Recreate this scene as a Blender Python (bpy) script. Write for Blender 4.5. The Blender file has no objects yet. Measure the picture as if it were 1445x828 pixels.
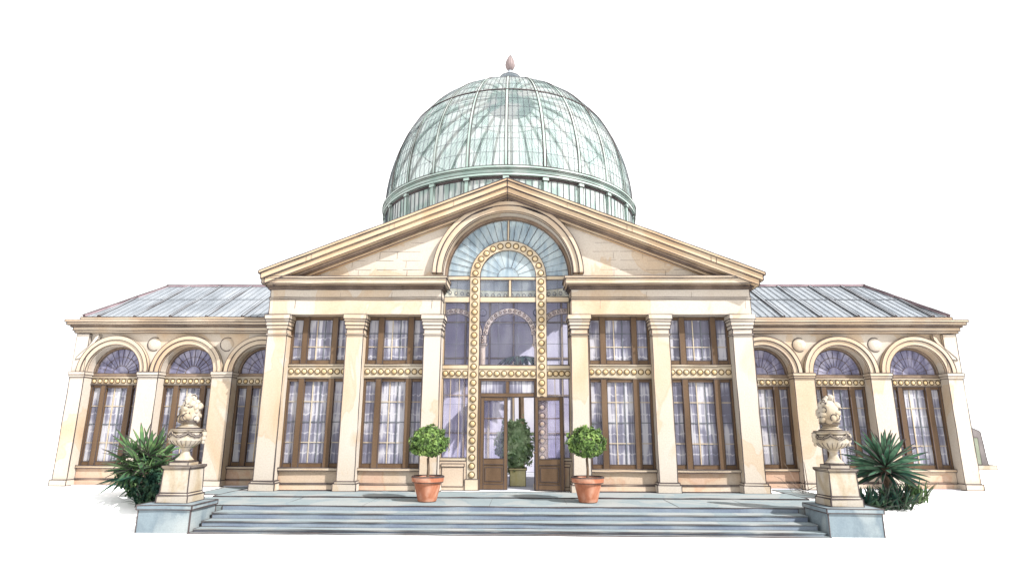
import bpy, bmesh, math, random
from mathutils import Vector, Matrix, noise

random.seed(7)
C = bpy.context.scene.collection
PI = math.pi
R = math.radians

# ------------------------------------------------------------------ materials
def new_mat(name):
    m = bpy.data.materials.new(name)
    m.use_nodes = True
    nt = m.node_tree
    for n in list(nt.nodes):
        nt.nodes.remove(n)
    out = nt.nodes.new('ShaderNodeOutputMaterial')
    return m, nt, out

def nd(nt, kind, **kw):
    n = nt.nodes.new(kind)
    for k, v in kw.items():
        if k in n.inputs:
            n.inputs[k].default_value = v
        else:
            setattr(n, k, v)
    return n

def ramp(nt, fac, stops, interp='LINEAR'):
    r = nt.nodes.new('ShaderNodeValToRGB')
    r.color_ramp.interpolation = interp
    el = r.color_ramp.elements
    while len(el) > 1:
        el.remove(el[-1])
    el[0].position = stops[0][0]; el[0].color = (*stops[0][1], 1)
    for p, c in stops[1:]:
        e = el.new(p); e.color = (*c, 1)
    nt.links.new(fac, r.inputs['Fac'])
    return r.outputs['Color']

def coords(nt, scale=(1, 1, 1), loc=(0, 0, 0)):
    tc = nt.nodes.new('ShaderNodeTexCoord')
    mp = nt.nodes.new('ShaderNodeMapping')
    mp.inputs['Scale'].default_value = scale
    mp.inputs['Location'].default_value = loc
    nt.links.new(tc.outputs['Object'], mp.inputs['Vector'])
    return mp.outputs['Vector']

def noise_tex(nt, vec, scale, detail=3, dist=0.0, rough=.5):
    n = nd(nt, 'ShaderNodeTexNoise', Scale=scale, Detail=detail, Distortion=dist, Roughness=rough)
    nt.links.new(vec, n.inputs['Vector'])
    return n.outputs['Fac']

def mixc(nt, fac, a, b, mode='MIX'):
    m = nt.nodes.new('ShaderNodeMix'); m.data_type = 'RGBA'; m.blend_type = mode
    for sock, v in ((m.inputs[0], fac), (m.inputs[6], a), (m.inputs[7], b)):
        if isinstance(v, (int, float)): sock.default_value = v
        elif isinstance(v, tuple): sock.default_value = (*v, 1)
        else: nt.links.new(v, sock)
    return m.outputs[2]

def wash(name, stops, scale=.7, grain=.16, rough=.85, zscale=.55, bump=.25, spec=.2, loc=(0, 0, 0)):
    """weathered surface: large soft-edged stains with a darker rim and a fine tooth"""
    m, nt, out = new_mat(name)
    v = coords(nt, (1, 1, zscale), loc)
    f = noise_tex(nt, v, scale, 4, .6, .45)
    col = ramp(nt, f, stops)
    g = noise_tex(nt, coords(nt), 26, 4, 0, .7)
    gc = ramp(nt, g, [(.3, (1 - grain,) * 3), (.62, (1, 1, 1))])
    col = mixc(nt, 1.0, col, gc, 'MULTIPLY')
    b = nd(nt, 'ShaderNodeBsdfPrincipled', Roughness=rough)
    b.inputs['Specular IOR Level'].default_value = spec
    nt.links.new(col, b.inputs['Base Color'])
    bp = nd(nt, 'ShaderNodeBump', Strength=bump, Distance=.02)
    nt.links.new(g, bp.inputs['Height'])
    nt.links.new(bp.outputs['Normal'], b.inputs['Normal'])
    nt.links.new(b.outputs[0], out.inputs['Surface'])
    return m

def glass(name, base, pale, clear, tint, streak=(7, 7, .5), thr=(.44, .56), gap=None, big=.5):
    """greenhouse glass: pale streaks paint reflections into the colour of a tinted see-through pane"""
    m, nt, out = new_mat(name)
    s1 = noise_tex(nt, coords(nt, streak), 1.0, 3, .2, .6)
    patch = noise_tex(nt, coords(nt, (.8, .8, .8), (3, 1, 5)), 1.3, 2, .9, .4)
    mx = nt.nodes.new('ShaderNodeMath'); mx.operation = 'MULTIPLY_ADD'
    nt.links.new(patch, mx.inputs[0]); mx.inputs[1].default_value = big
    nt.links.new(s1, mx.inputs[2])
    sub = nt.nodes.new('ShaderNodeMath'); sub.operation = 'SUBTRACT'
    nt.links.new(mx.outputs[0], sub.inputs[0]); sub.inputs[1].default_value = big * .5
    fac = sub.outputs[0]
    if gap:                                     # pale bands at the pane rows, part of the painted reflections
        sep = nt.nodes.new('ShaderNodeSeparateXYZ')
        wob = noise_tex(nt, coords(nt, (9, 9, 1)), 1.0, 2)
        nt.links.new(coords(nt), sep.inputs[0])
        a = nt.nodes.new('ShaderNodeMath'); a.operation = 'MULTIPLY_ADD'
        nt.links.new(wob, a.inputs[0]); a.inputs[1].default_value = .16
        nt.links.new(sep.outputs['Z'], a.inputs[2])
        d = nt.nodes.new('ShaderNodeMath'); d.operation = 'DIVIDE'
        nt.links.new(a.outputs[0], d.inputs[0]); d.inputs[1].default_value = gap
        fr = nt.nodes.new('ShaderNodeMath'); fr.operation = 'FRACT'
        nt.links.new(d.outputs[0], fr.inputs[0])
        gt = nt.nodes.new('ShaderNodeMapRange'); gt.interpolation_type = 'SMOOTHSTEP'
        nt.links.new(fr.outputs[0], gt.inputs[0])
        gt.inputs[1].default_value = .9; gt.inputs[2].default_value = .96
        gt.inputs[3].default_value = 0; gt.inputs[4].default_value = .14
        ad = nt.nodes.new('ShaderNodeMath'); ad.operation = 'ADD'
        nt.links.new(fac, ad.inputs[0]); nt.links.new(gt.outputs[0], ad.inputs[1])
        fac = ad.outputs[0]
    col = ramp(nt, fac, [(thr[0] - .14, tuple(c * .72 for c in base)), (thr[0], base), (thr[1], pale)])
    df = nt.nodes.new('ShaderNodeBsdfDiffuse'); nt.links.new(col, df.inputs['Color'])
    tl = nt.nodes.new('ShaderNodeBsdfTranslucent'); nt.links.new(col, tl.inputs['Color'])
    m1 = nd(nt, 'ShaderNodeMixShader', Fac=.3)
    nt.links.new(df.outputs[0], m1.inputs[1]); nt.links.new(tl.outputs[0], m1.inputs[2])
    tr = nt.nodes.new('ShaderNodeBsdfTransparent'); tr.inputs['Color'].default_value = (*tint, 1)
    m2 = nd(nt, 'ShaderNodeMixShader', Fac=clear)
    nt.links.new(m1.outputs[0], m2.inputs[1]); nt.links.new(tr.outputs[0], m2.inputs[2])
    gl = nd(nt, 'ShaderNodeBsdfGlossy', Roughness=.35)
    fr_ = nd(nt, 'ShaderNodeLayerWeight', Blend=.12)
    sc = nt.nodes.new('ShaderNodeMath'); sc.operation = 'MULTIPLY'; sc.inputs[1].default_value = .18
    nt.links.new(fr_.outputs['Fresnel'], sc.inputs[0])
    m3 = nt.nodes.new('ShaderNodeMixShader')
    nt.links.new(sc.outputs[0], m3.inputs[0])
    nt.links.new(m2.outputs[0], m3.inputs[1]); nt.links.new(gl.outputs[0], m3.inputs[2])
    nt.links.new(m3.outputs[0], out.inputs['Surface'])
    return m

M = {}
M['ink'] = wash('dark_pencil_line', [(.3, (.035, .028, .03)), (.7, (.085, .068, .068))], 2, .3, .95)
M['greyline'] = wash('lead_grey_line', [(.3, (.07, .08, .095)), (.7, (.13, .14, .155))], 2, .2, .8)
M['stone'] = wash('cream_stone', [(.28, (.37, .265, .175)), (.38, (.39, .305, .22)), (.44, (.395, .325, .25)), (.452, (.382, .30, .22)),
                                  (.465, (.405, .355, .298)), (.66, (.41, .37, .325)), (.74, (.39, .31, .235))], .65)
M['trim'] = wash('warm_cream_moulding', [(.3, (.365, .265, .18)), (.46, (.39, .305, .22)), (.52, (.40, .335, .26)), (.7, (.38, .29, .21))], .6)
M['ochre'] = wash('ochre_stone_cornice', [(.3, (.37, .25, .15)), (.47, (.395, .285, .185)), (.54, (.40, .315, .22)), (.72, (.38, .265, .165))], .55)
M['rose'] = wash('pink_cream_stone', [(.3, (.38, .245, .175)), (.44, (.39, .28, .21)), (.47, (.365, .245, .17)), (.5, (.39, .30, .22)), (.7, (.40, .34, .28))], .9)
M['urn'] = wash('pale_carved_stone', [(.3, (.25, .19, .125)), (.45, (.31, .265, .20)), (.5, (.335, .295, .245)), (.7, (.35, .32, .28))], 2.2)
M['brown'] = wash('brown_painted_wood', [(.3, (.072, .043, .024)), (.5, (.095, .058, .033)), (.7, (.118, .076, .045))], 1.6, .25, .6, .3)
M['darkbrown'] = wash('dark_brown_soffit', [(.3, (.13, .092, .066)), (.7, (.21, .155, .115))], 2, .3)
M['cream'] = wash('cream_painted_iron', [(.3, (.36, .27, .175)), (.46, (.38, .31, .22)), (.7, (.39, .345, .275))], 1.4, .1, .5)
M['bead'] = wash('gilded_boss', [(.3, (.40, .28, .14)), (.6, (.46, .37, .235))], 6, .1, .45)
M['beadring'] = wash('bronze_ring', [(.3, (.075, .048, .022)), (.7, (.12, .082, .045))], 6, .2, .6)
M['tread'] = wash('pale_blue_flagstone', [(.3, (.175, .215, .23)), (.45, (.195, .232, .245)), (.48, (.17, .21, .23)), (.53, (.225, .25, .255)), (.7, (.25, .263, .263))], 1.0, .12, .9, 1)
M['riser'] = wash('shaded_blue_riser', [(.3, (.12, .148, .20)), (.47, (.145, .178, .23)), (.53, (.165, .20, .245)), (.7, (.195, .228, .262))], .9, .15, .9, 2.5)  # same blue step stone, darkened to paint in the shade of the riser faces
M['plinth'] = wash('blue_grey_plinth_stone', [(.3, (.115, .15, .18)), (.46, (.15, .19, .215)), (.5, (.125, .16, .185)), (.55, (.195, .23, .245)), (.7, (.25, .275, .28))], 1.3, .15)
M['copper'] = wash('verdigris_iron', [(.3, (.24, .325, .295)), (.48, (.28, .36, .33)), (.55, (.33, .395, .37)), (.7, (.37, .42, .40))], 1.2, .1, .55)
M['lead'] = wash('blue_grey_lead', [(.3, (.19, .22, .25)), (.7, (.28, .31, .34))], 1.5, .15, .5)
M['mauve'] = wash('mauve_lead_capping', [(.3, (.20, .14, .165)), (.7, (.30, .23, .25))], 2, .2, .6)
M['pinkstone'] = wash('pink_finial_stone', [(.3, (.165, .125, .125)), (.7, (.22, .175, .172))], 3, .1, .6)
M['terracotta'] = wash('terracotta', [(.3, (.24, .082, .042)), (.46, (.30, .115, .064)), (.54, (.36, .16, .10)), (.72, (.42, .25, .18))], 3.2, .15, .7, 1)
M['soil'] = wash('dark_soil', [(.3, (.03, .02, .013)), (.7, (.06, .042, .03))], 9, .3)
M['bark'] = wash('grey_brown_bark', [(.3, (.07, .045, .03)), (.6, (.16, .115, .08))], 8, .3, .9, .3)
M['floor'] = wash('interior_flagstone', [(.3, (.34, .35, .42)), (.7, (.46, .47, .52))], 1.2)
M['lavender'] = wash('lilac_inner_wall', [(.35, (.42, .415, .53)), (.5, (.54, .535, .63)), (.65, (.68, .675, .73))], .6, .1, .9, 1)
M['whiteground'] = wash('white_ground', [(.3, (.86, .86, .86)), (.7, (.9, .9, .9))], .5, .02, .95, 1, 0, 0)
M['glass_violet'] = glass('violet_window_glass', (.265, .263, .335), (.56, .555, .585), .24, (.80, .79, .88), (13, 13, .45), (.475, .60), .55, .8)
M['glass_lunette'] = glass('violet_fanlight_glass', (.27, .265, .385), (.46, .45, .56), .22, (.78, .76, .92), (5, 5, 2), (.46, .64))
M['glass_clear'] = glass('pale_lilac_clear_glass', (.26, .26, .38), (.42, .42, .50), .91, (.90, .90, .955), (6, 6, .6), (.47, .64))
M['glass_aqua'] = glass('pale_aqua_arch_glass', (.36, .44, .50), (.54, .60, .62), .45, (.86, .95, .98), (4, 4, 1), (.40, .6))
M['glass_door'] = glass('clear_door_glass', (.25, .245, .37), (.56, .55, .60), .85, (.93, .92, .98), (9, 9, .6), (.48, .58))
M['glass_dome'] = glass('mint_dome_glass', (.33, .425, .405), (.51, .54, .53), .58, (.92, .98, .965), (1.2, 1.2, .5), (.44, .56), None, .9)
M['glass_roof'] = glass('pale_blue_roof_glass', (.32, .35, .385), (.42, .445, .475), .42, (.94, .96, .985), (1.6, .5, .6), (.40, .66))
M['glass_drum'] = glass('mint_drum_glass', (.36, .46, .43), (.56, .585, .575), .16, (.93, .98, .965), (3, 3, .5), (.42, .54), None, .6)
M['arcade'] = wash('bright_cream_ironwork', [(.3, (.74, .62, .47)), (.5, (.78, .69, .55)), (.7, (.8, .73, .62))], 1.4, .08, .5)
M['warm_arcade'] = wash('warm_cream_ironwork', [(.3, (.68, .55, .36)), (.5, (.73, .62, .43)), (.7, (.76, .68, .52))], 1.4, .08, .5)
M['bright_bead'] = wash('bright_boss', [(.3, (.62, .48, .30)), (.7, (.7, .58, .4))], 6, .1, .45)
M['glass_mid'] = glass('clear_aqua_pane', (.33, .38, .46), (.48, .53, .58), .82, (.94, .965, .98), (5, 5, .8), (.45, .62))
M['glass_open'] = glass('clear_roof_glass', (.5, .52, .55), (.6, .6, .62), .95, (.99, .99, .99), (2.5, .5, .6), (.42, .58))
M['slate'] = wash('dark_slate_plate', [(.3, (.10, .13, .18)), (.7, (.17, .205, .25))], 2)

def leafmat(name, cols, scale):
    m, nt, out = new_mat(name)
    f = noise_tex(nt, coords(nt), scale, 2, .3)
    n = len(cols)
    col = ramp(nt, f, [(.34 + .32 * i / (n - 1), c) for i, c in enumerate(cols)])
    df = nd(nt, 'ShaderNodeBsdfPrincipled', Roughness=.7)
    df.inputs['Specular IOR Level'].default_value = .15
    nt.links.new(col, df.inputs['Base Color'])
    tl = nt.nodes.new('ShaderNodeBsdfTranslucent'); nt.links.new(col, tl.inputs['Color'])
    mx = nd(nt, 'ShaderNodeMixShader', Fac=.25)
    nt.links.new(df.outputs[0], mx.inputs[1]); nt.links.new(tl.outputs[0], mx.inputs[2])
    nt.links.new(mx.outputs[0], out.inputs['Surface'])
    return m
M['leaf'] = leafmat('clipped_leaf_green', [(.085, .15, .04), (.14, .225, .065), (.23, .33, .10)], 3.5)
M['leafdark'] = leafmat('inner_leaf_green', [(.045, .08, .03), (.075, .125, .042)], 5)
M['palm'] = leafmat('palm_green', [(.045, .10, .05), (.08, .165, .065), (.15, .245, .095)], 4)
M['agave'] = leafmat('sword_leaf_green', [(.03, .085, .055), (.06, .14, .085), (.13, .23, .15)], 4)
M['deep'] = leafmat('deep_shrub_green', [(.008, .032, .026), (.02, .055, .036), (.045, .085, .042)], 4)
M['pale_shrub'] = leafmat('mid_shrub_green', [(.03, .075, .03), (.06, .115, .042), (.11, .165, .07)], 3)
M['moss'] = wash('mossy_grey_panel', [(.3, (.13, .15, .11)), (.7, (.2, .215, .17))], 2)
M['ashlar'] = wash('grey_violet_stone', [(.3, (.10, .09, .092)), (.7, (.18, .162, .16))], 2)
M['indoor_leaf'] = leafmat('pale_indoor_leaf', [(.22, .34, .19), (.33, .45, .26), (.45, .55, .36)], 3)
M['straw'] = wash('dry_grass', [(.3, (.10, .075, .06)), (.7, (.19, .15, .12))], 6)
M['yellowpot'] = wash('yellow_glazed_pot', [(.3, (.50, .44, .20)), (.7, (.58, .54, .32))], 4)

# ------------------------------------------------------------------ mesh builder
def wob(p, amp):
    return noise.noise_vector(Vector(p) * .9 + Vector((11.3, 4.1, 7.7))) * amp

class G:
    def __init__(self):
        self.bm = bmesh.new()
        self.lines = []                 # extra drawn lines: (points, radius, material slot)

    def face(self, vs, mi=0):
        try:
            f = self.bm.faces.new(vs); f.material_index = mi
            return f
        except ValueError:
            return None

    def box(self, x0, x1, y0, y1, z0, z1, mi=0):
        v = [self.bm.verts.new((x, y, z)) for z in (z0, z1) for y in (y0, y1) for x in (x0, x1)]
        for q in ((0, 2, 3, 1), (4, 5, 7, 6), (0, 1, 5, 4), (2, 6, 7, 3), (0, 4, 6, 2), (1, 3, 7, 5)):
            self.face([v[i] for i in q], mi)
        return v

    def prism(self, pts, y0, y1, mi=0):
        """polygon in xz extruded along y"""
        a = [self.bm.verts.new((x, y0, z)) for x, z in pts]
        b = [self.bm.verts.new((x, y1, z)) for x, z in pts]
        n = len(pts)
        self.face(a, mi); self.face(b[::-1], mi)
        for i in range(n):
            j = (i + 1) % n
            self.face([a[j], a[i], b[i], b[j]], mi)

    def arc(self, cx, cz, r0, r1, y0, y1, a0=0, a1=PI, n=28, mi=0):
        """ring segment in the xz plane, extruded along y, one closed solid"""
        rows = []
        for i in range(n + 1):
            a = a0 + (a1 - a0) * i / n
            c, s = math.cos(a), math.sin(a)
            rows.append([self.bm.verts.new((cx + r * c, y, cz + r * s)) for r, y in ((r0, y0), (r1, y0), (r1, y1), (r0, y1))])
        for i in range(n):
            p, q = rows[i], rows[i + 1]
            for k in range(4):
                l = (k + 1) % 4
                self.face([p[k], p[l], q[l], q[k]], mi)
        self.face(rows[0][::-1], mi); self.face(rows[-1], mi)

    def lathe(self, prof, c=(0, 0, 0), n=28, mi=0, fn=None, a0=0, a1=2 * PI):
        full = abs(a1 - a0 - 2 * PI) < 1e-6
        m = n if full else n + 1
        rows = []
        for r, z in prof:
            row = []
            for i in range(m):
                a = a0 + (a1 - a0) * i / n
                rr = r * (fn(a, z) if fn else 1)
                row.append(self.bm.verts.new((c[0] + rr * math.cos(a), c[1] + rr * math.sin(a), c[2] + z)))
            rows.append(row)
        for p, q in zip(rows, rows[1:]):
            for i in range(n):
                j = (i + 1) % m
                self.face([p[i], p[j], q[j], q[i]], mi)
        if full:
            if prof[0][0] > 1e-4: self.face(rows[0][::-1], mi)
            if prof[-1][0] > 1e-4: self.face(rows[-1], mi)

    def tube(self, pts, r, n=4, mi=0, cap=True):
        pts = [Vector(p) for p in pts]
        rows = []
        for i, p in enumerate(pts):
            t = (pts[min(i + 1, len(pts) - 1)] - pts[max(i - 1, 0)])
            if t.length < 1e-7: t = Vector((0, 0, 1))
            t.normalize()
            u = t.cross(Vector((0, 0, 1)) if abs(t.z) < .9 else Vector((1, 0, 0))).normalized()
            w = t.cross(u)
            rr = r[i] if isinstance(r, (list, tuple)) else r
            rows.append([self.bm.verts.new(p + (u * math.cos(2 * PI * k / n + .6) + w * math.sin(2 * PI * k / n + .6)) * rr) for k in range(n)])
        for p, q in zip(rows, rows[1:]):
            for k in range(n):
                l = (k + 1) % n
                self.face([p[k], p[l], q[l], q[k]], mi)
        if cap:
            self.face(rows[0][::-1], mi); self.face(rows[-1], mi)

    def bar(self, a, b, w, h, up=(0, 0, 1), mi=0):
        """rectangular bar from a to b"""
        a, b, up = Vector(a), Vector(b), Vector(up)
        t = (b - a).normalized(); u = t.cross(up).normalized(); v = u.cross(t)
        vs = [self.bm.verts.new(p + u * sx * w / 2 + v * sz * h / 2) for p in (a, b) for sx, sz in ((-1, -1), (1, -1), (1, 1), (-1, 1))]
        for q in ((3, 2, 1, 0), (4, 5, 6, 7), (0, 1, 5, 4), (1, 2, 6, 5), (2, 3, 7, 6), (3, 0, 4, 7)):
            self.face([vs[i] for i in q], mi)

    def quad(self, a, b, c, d, th=.02, mi=0):
        """thin slab through four points"""
        a, b, c, d = map(Vector, (a, b, c, d))
        n = (b - a).cross(d - a).normalized() * th
        p = [self.bm.verts.new(x) for x in (a, b, c, d)]
        q = [self.bm.verts.new(x - n) for x in (a, b, c, d)]
        self.face(p, mi); self.face(q[::-1], mi)
        for i in range(4):
            j = (i + 1) % 4
            self.face([p[j], p[i], q[i], q[j]], mi)

    def tri_slab(self, a, b, c, th=.02, mi=0):
        a, b, c = map(Vector, (a, b, c))
        n = (b - a).cross(c - a).normalized() * th
        p = [self.bm.verts.new(x) for x in (a, b, c)]
        q = [self.bm.verts.new(x - n) for x in (a, b, c)]
        self.face(p, mi); self.face(q[::-1], mi)
        for i in range(3):
            j = (i + 1) % 3
            self.face([p[j], p[i], q[i], q[j]], mi)

    def boss(self, x, y, z, r, ring=1, gold=0):
        """round boss facing -y: a raised ring round a small dome"""
        n = 12
        rows = []
        for rr, yy in ((r, .0), (r, -.022), (r * .88, -.030), (r * .70, -.016), (r * .64, -.02), (r * .4, -.034), (0.001, -.04)):
            rows.append([self.bm.verts.new((x + rr * math.cos(2 * PI * k / n), y + yy, z + rr * math.sin(2 * PI * k / n))) for k in range(n)])
        for i, (p, q) in enumerate(zip(rows, rows[1:])):
            for k in range(n):
                l = (k + 1) % n
                self.face([p[k], p[l], q[l], q[k]], ring if i < 3 else gold)

    def line(self, pts, r=.011, mi=None):
        self.lines.append((pts, r, mi))

    def build(self, name, mat, parent=None, ink=.011, angle=32, smooth=False, mats=None, minlen=.03, concave=False, ground=False):
        bm = self.bm
        slots = [mat] + (mats or [])
        if ink or self.lines:
            slots.append('ink')
        ki = len(slots) - 1
        bm.normal_update()
        bmesh.ops.recalc_face_normals(bm, faces=bm.faces[:])
        segs = []
        if ink:
            for e in bm.edges:
                if e.calc_length() < minlen: continue
                if len(e.link_faces) == 2:
                    if concave and e.calc_face_angle_signed(0) > -.01: continue
                    if math.degrees(e.calc_face_angle(0)) < angle: continue
                segs.append((e.verts[0].co.copy(), e.verts[1].co.copy()))
        if smooth:
            for f in bm.faces: f.smooth = True
        for a, b in segs:
            L = (b - a).length
            n = max(1, int(L / .45))
            pts, rad = [], []
            for i in range(n + 1):
                p = a.lerp(b, i / n)
                amp = .012 if L > .6 else .002
                pts.append(p + wob(p * 1.7, amp))
                rad.append(ink * 1.12 * (.95 + .7 * noise.noise(p * 1.3 + Vector((2, 5, 9)))))
            self.tube(pts, rad, 4, ki, False)
        for pts, r, mi in self.lines:
            rad = [r * (.95 + .6 * noise.noise(Vector(p) * 1.9)) for p in pts]
            self.tube([Vector(p) + wob(p, .008) for p in pts], rad, 4, ki if mi is None else mi, True)
        me = bpy.data.meshes.new(name)
        bm.to_mesh(me); bm.free()
        for s in slots: me.materials.append(M[s])
        o = bpy.data.objects.new(name, me)
        C.objects.link(o)
        if parent is not None:
            o.parent = parent
            if parent.location.length > 0 and not ground:
                o.matrix_parent_inverse = Matrix.Translation(-parent.location)
        return o

def seg(a, b, step=.3):
    a, b = Vector(a), Vector(b)
    n = max(1, int((b - a).length / step))
    return [a.lerp(b, i / n) for i in range(n + 1)]

def thing(name, label, cat, loc=(0, 0, 0), group=None):
    o = bpy.data.objects.new(name, None); C.objects.link(o)
    o.empty_display_size = .3
    o.location = loc
    o['label'] = label; o['category'] = cat
    if group: o['group'] = group
    return o

def structure(o):
    o['kind'] = 'structure'
    return o

def copy_tree(o, parent=None):
    c = o.copy(); C.objects.link(c)
    if parent is not None: c.parent = parent
    for ch in list(o.children):
        copy_tree(ch, c)
    return c

# ------------------------------------------------------------------ ground, terrace, steps
def ground_z(x, y):
    t = min(1, max(0, (y + 3.6) / 2.6)); t = t * t * (3 - 2 * t)
    return -.43 + .415 * t
g = G()
xs = [-600, -200, -60, -30] + [-20 + i for i in range(41)] + [30, 60, 200, 600]
ys = [-300, -60, -20, -10, -6] + [-4.5 + .3 * i for i in range(16)] + [2, 5, 12, 30, 100, 700]
vg = [[g.bm.verts.new((x, y, ground_z(x, y))) for x in xs] for y in ys]
for j in range(len(ys) - 1):
    for i in range(len(xs) - 1):
        g.face([vg[j][i], vg[j][i + 1], vg[j + 1][i + 1], vg[j + 1][i]])
structure(g.build('ground', 'whiteground', ink=0))

g = G()
g.box(-8.3, 8.3, -2.8, .04, -.5, -.024)
g.box(-7.55, 7.55, -1.25, .04, -.02, .0)
g.box(-8.3, -7.56, -.9, 1.0, -.02, .0); g.box(7.56, 8.3, -.9, 1.0, -.02, .0)
for x in (-5.2, -3.3, -.4, 1.4, 3.9, 5.6):
    g.line(seg((x, -2.78, -.024), (x, -1.3, -.024)), .004)
structure(g.build('terrace', 'tread'))

st = thing('entrance_steps', 'wide flight of blue-grey stone steps below the terrace', 'steps', (0, -3.4, -.43))
SX0, SX1 = -6.5, 6.55
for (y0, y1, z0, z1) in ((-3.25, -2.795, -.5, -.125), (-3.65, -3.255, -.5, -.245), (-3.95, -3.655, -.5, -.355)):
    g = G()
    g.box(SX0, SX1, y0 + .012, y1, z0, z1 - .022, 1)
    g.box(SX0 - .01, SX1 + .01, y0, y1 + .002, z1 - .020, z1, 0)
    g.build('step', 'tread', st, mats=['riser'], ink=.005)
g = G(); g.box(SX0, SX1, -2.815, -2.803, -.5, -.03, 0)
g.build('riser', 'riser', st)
g = G(); g.box(SX0 - .05, SX1 + .05, -4.08, -3.955, -.5, -.415)
g.build('base_slab', 'tread', st)

# ------------------------------------------------------------------ the conservatory
CV = thing('conservatory', 'domed stone and glass conservatory with pediment and two arcaded wings', 'conservatory', (0, 0, 0))
CX = -.075

def bead_row(g, x0, x1, y, z, r, n, ring=1, gold=0):
    for i in range(n):
        g.boss(x0 + (x1 - x0) * (i + .5) / n, y, z, r, ring, gold)

# --- pilasters
PIL = [-6.83, -4.54, -2.26, 2.02, 4.37, 6.73]
for x in PIL:
    g = G()
    hw = .25 if abs(x) < 6 else .285
    g.box(x - hw, x + hw, 0, .5, .262, 4.527)
    p = g.build('pilaster', 'stone', CV, ink=.012)
    g = G()
    g.box(x - hw - .03, x + hw + .03, -.03, .5, 4.34, 4.375)
    for z0, z1, e in ((4.53, 4.63, .03), (4.632, 4.74, .05), (4.742, 4.81, .07), (4.812, 4.94, .092)):
        g.box(x - hw - e, x + hw + e, -e, .5, z0, z1)
    g.build('capital', 'stone', p, ink=.009)
    g = G()
    g.box(x - hw - .075, x + hw + .075, -.085, .5, .0, .20)
    g.box(x - hw - .045, x + hw + .045, -.05, .5, .202, .26)
    g.build('base', 'stone', p, ink=.011)

# --- windows between brown mullions
def lights(parent, x0, x1, y, z0, z1, rows, glassm, cols=3, wm=.17, side=.25):
    """brown timber frame with two mullions; panes and cream glazing bars as children"""
    g = G()
    st_, rl = .075, .09
    cxm = (x0 + x1) / 2
    w = x1 - x0
    m1, m2 = x0 + w * side, x1 - w * side
    g.box(x0, x0 + st_, y, y + .12, z0, z1); g.box(x1 - st_, x1, y, y + .12, z0, z1)
    for a, b in ((x0 + st_, m1 - wm / 2), (m1 + wm / 2, m2 - wm / 2), (m2 + wm / 2, x1 - st_)):
        g.box(a, b, y + .004, y + .12, z0, z0 + rl * 1.3)
        g.box(a, b, y + .004, y + .12, z1 - rl, z1)
    for m in (m1, m2):
        g.box(m - wm / 2, m + wm / 2, y - .03, y + .12, z0, z1)
    f = g.build('window', 'brown', parent, ink=.009)
    zz0, zz1 = z0 + rl * 1.3, z1 - rl
    gb = G()
    for a, b, nc in ((x0 + st_, m1 - wm / 2, 1), (m1 + wm / 2, m2 - wm / 2, cols), (m2 + wm / 2, x1 - st_, 1)):
        q = G(); q.box(a, b, y + .075, y + .087, zz0, zz1)
        q.build('pane', glassm, f, ink=0)
        for i in range(1, nc):
            xx = a + (b - a) * i / nc
            gb.box(xx - .013, xx + .013, y + .05, y + .07, zz0, zz1, 0 if i % 2 else 1)
        for i in range(1, rows):
            zz = zz0 + (zz1 - zz0) * i / rows
            gb.box(a, b, y + .052, y + .068, zz - .012, zz + .012, 1 if i == 2 else 0)
    gb.build('glazing_bars', 'cream', f, ink=0, mats=['greyline'])
    return f

def bead_panel(parent, x0, x1, y, z0, z1, r, n, lab=None):
    g = G()
    g.box(x0, x1, y, y + .12, z0, z1, 0)
    g.box(x0, x1, y - .035, y, z1 - .05, z1 - .003, 0)
    g.box(x0, x1, y - .02, y, z0 + .003, z0 + .03, 0)
    p = g.build('beaded_panel', 'cream', parent, ink=.008)
    g = G(); bead_row(g, x0, x1, y, (z0 + z1) / 2 - .01, r, n)
    g.build('bosses', 'bead', p, ink=0, mats=['beadring'])
    return p

for a, b in ((0, 1), (1, 2), (3, 4), (4, 5)):
    x0 = PIL[a] + (.25 if abs(PIL[a]) < 6 else .285); x1 = PIL[b] - (.25 if abs(PIL[b]) < 6 else .285)
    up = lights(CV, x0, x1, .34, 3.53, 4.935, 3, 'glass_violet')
    bead_panel(CV, x0, x1, .33, 3.11, 3.528, .088, 9)
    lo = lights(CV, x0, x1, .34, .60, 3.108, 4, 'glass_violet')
    g = G()
    g.box(x0, x1, .20, .5, .525, .598)
    g.build('window_sill', 'trim', CV)
    g = G()
    g.box(x0, x1, .28, .5, .0, .523)
    g.box(x0, x1, .235, .28, .002, .15)
    g.box(x0, x1, .255, .28, .152, .185)
    g.build('apron_panel', 'rose', CV)

# --- entablature blocks and their cornices
for x0, x1 in ((-7.13, -2.03), (1.79, 7.03)):
    g = G()
    g.box(x0, x1, -.02, .6, 4.945, 5.40)
    g.box(x0 - .015, x1 + .015, -.04, .6, 5.402, 5.45)
    g.box(x0, x1, -.012, .6, 5.452, 5.70)
    for k in range(4):
        xx = x0 + (x1 - x0) * (.13 + .27 * k + .06 * random.random())
        z0, z1 = ((5.47, 5.62) if k % 3 else (5.12, 5.38))
        g.line(seg((xx, -.022 if z0 < 5.4 else -.014, z0), (xx + .01, -.022 if z0 < 5.4 else -.014, z1)), .005)
    e = g.build('entablature', 'stone', CV)
    g = G()
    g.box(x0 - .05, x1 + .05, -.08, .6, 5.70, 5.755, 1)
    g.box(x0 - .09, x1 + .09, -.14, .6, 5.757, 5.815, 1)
    g.box(x0 - .17, x1 + .17, -.32, .6, 5.817, 5.97)
    g.box(x0 - .20, x1 + .20, -.36, .6, 5.972, 6.03)
    g.build('cornice', 'trim', e, mats=['darkbrown'])

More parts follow.
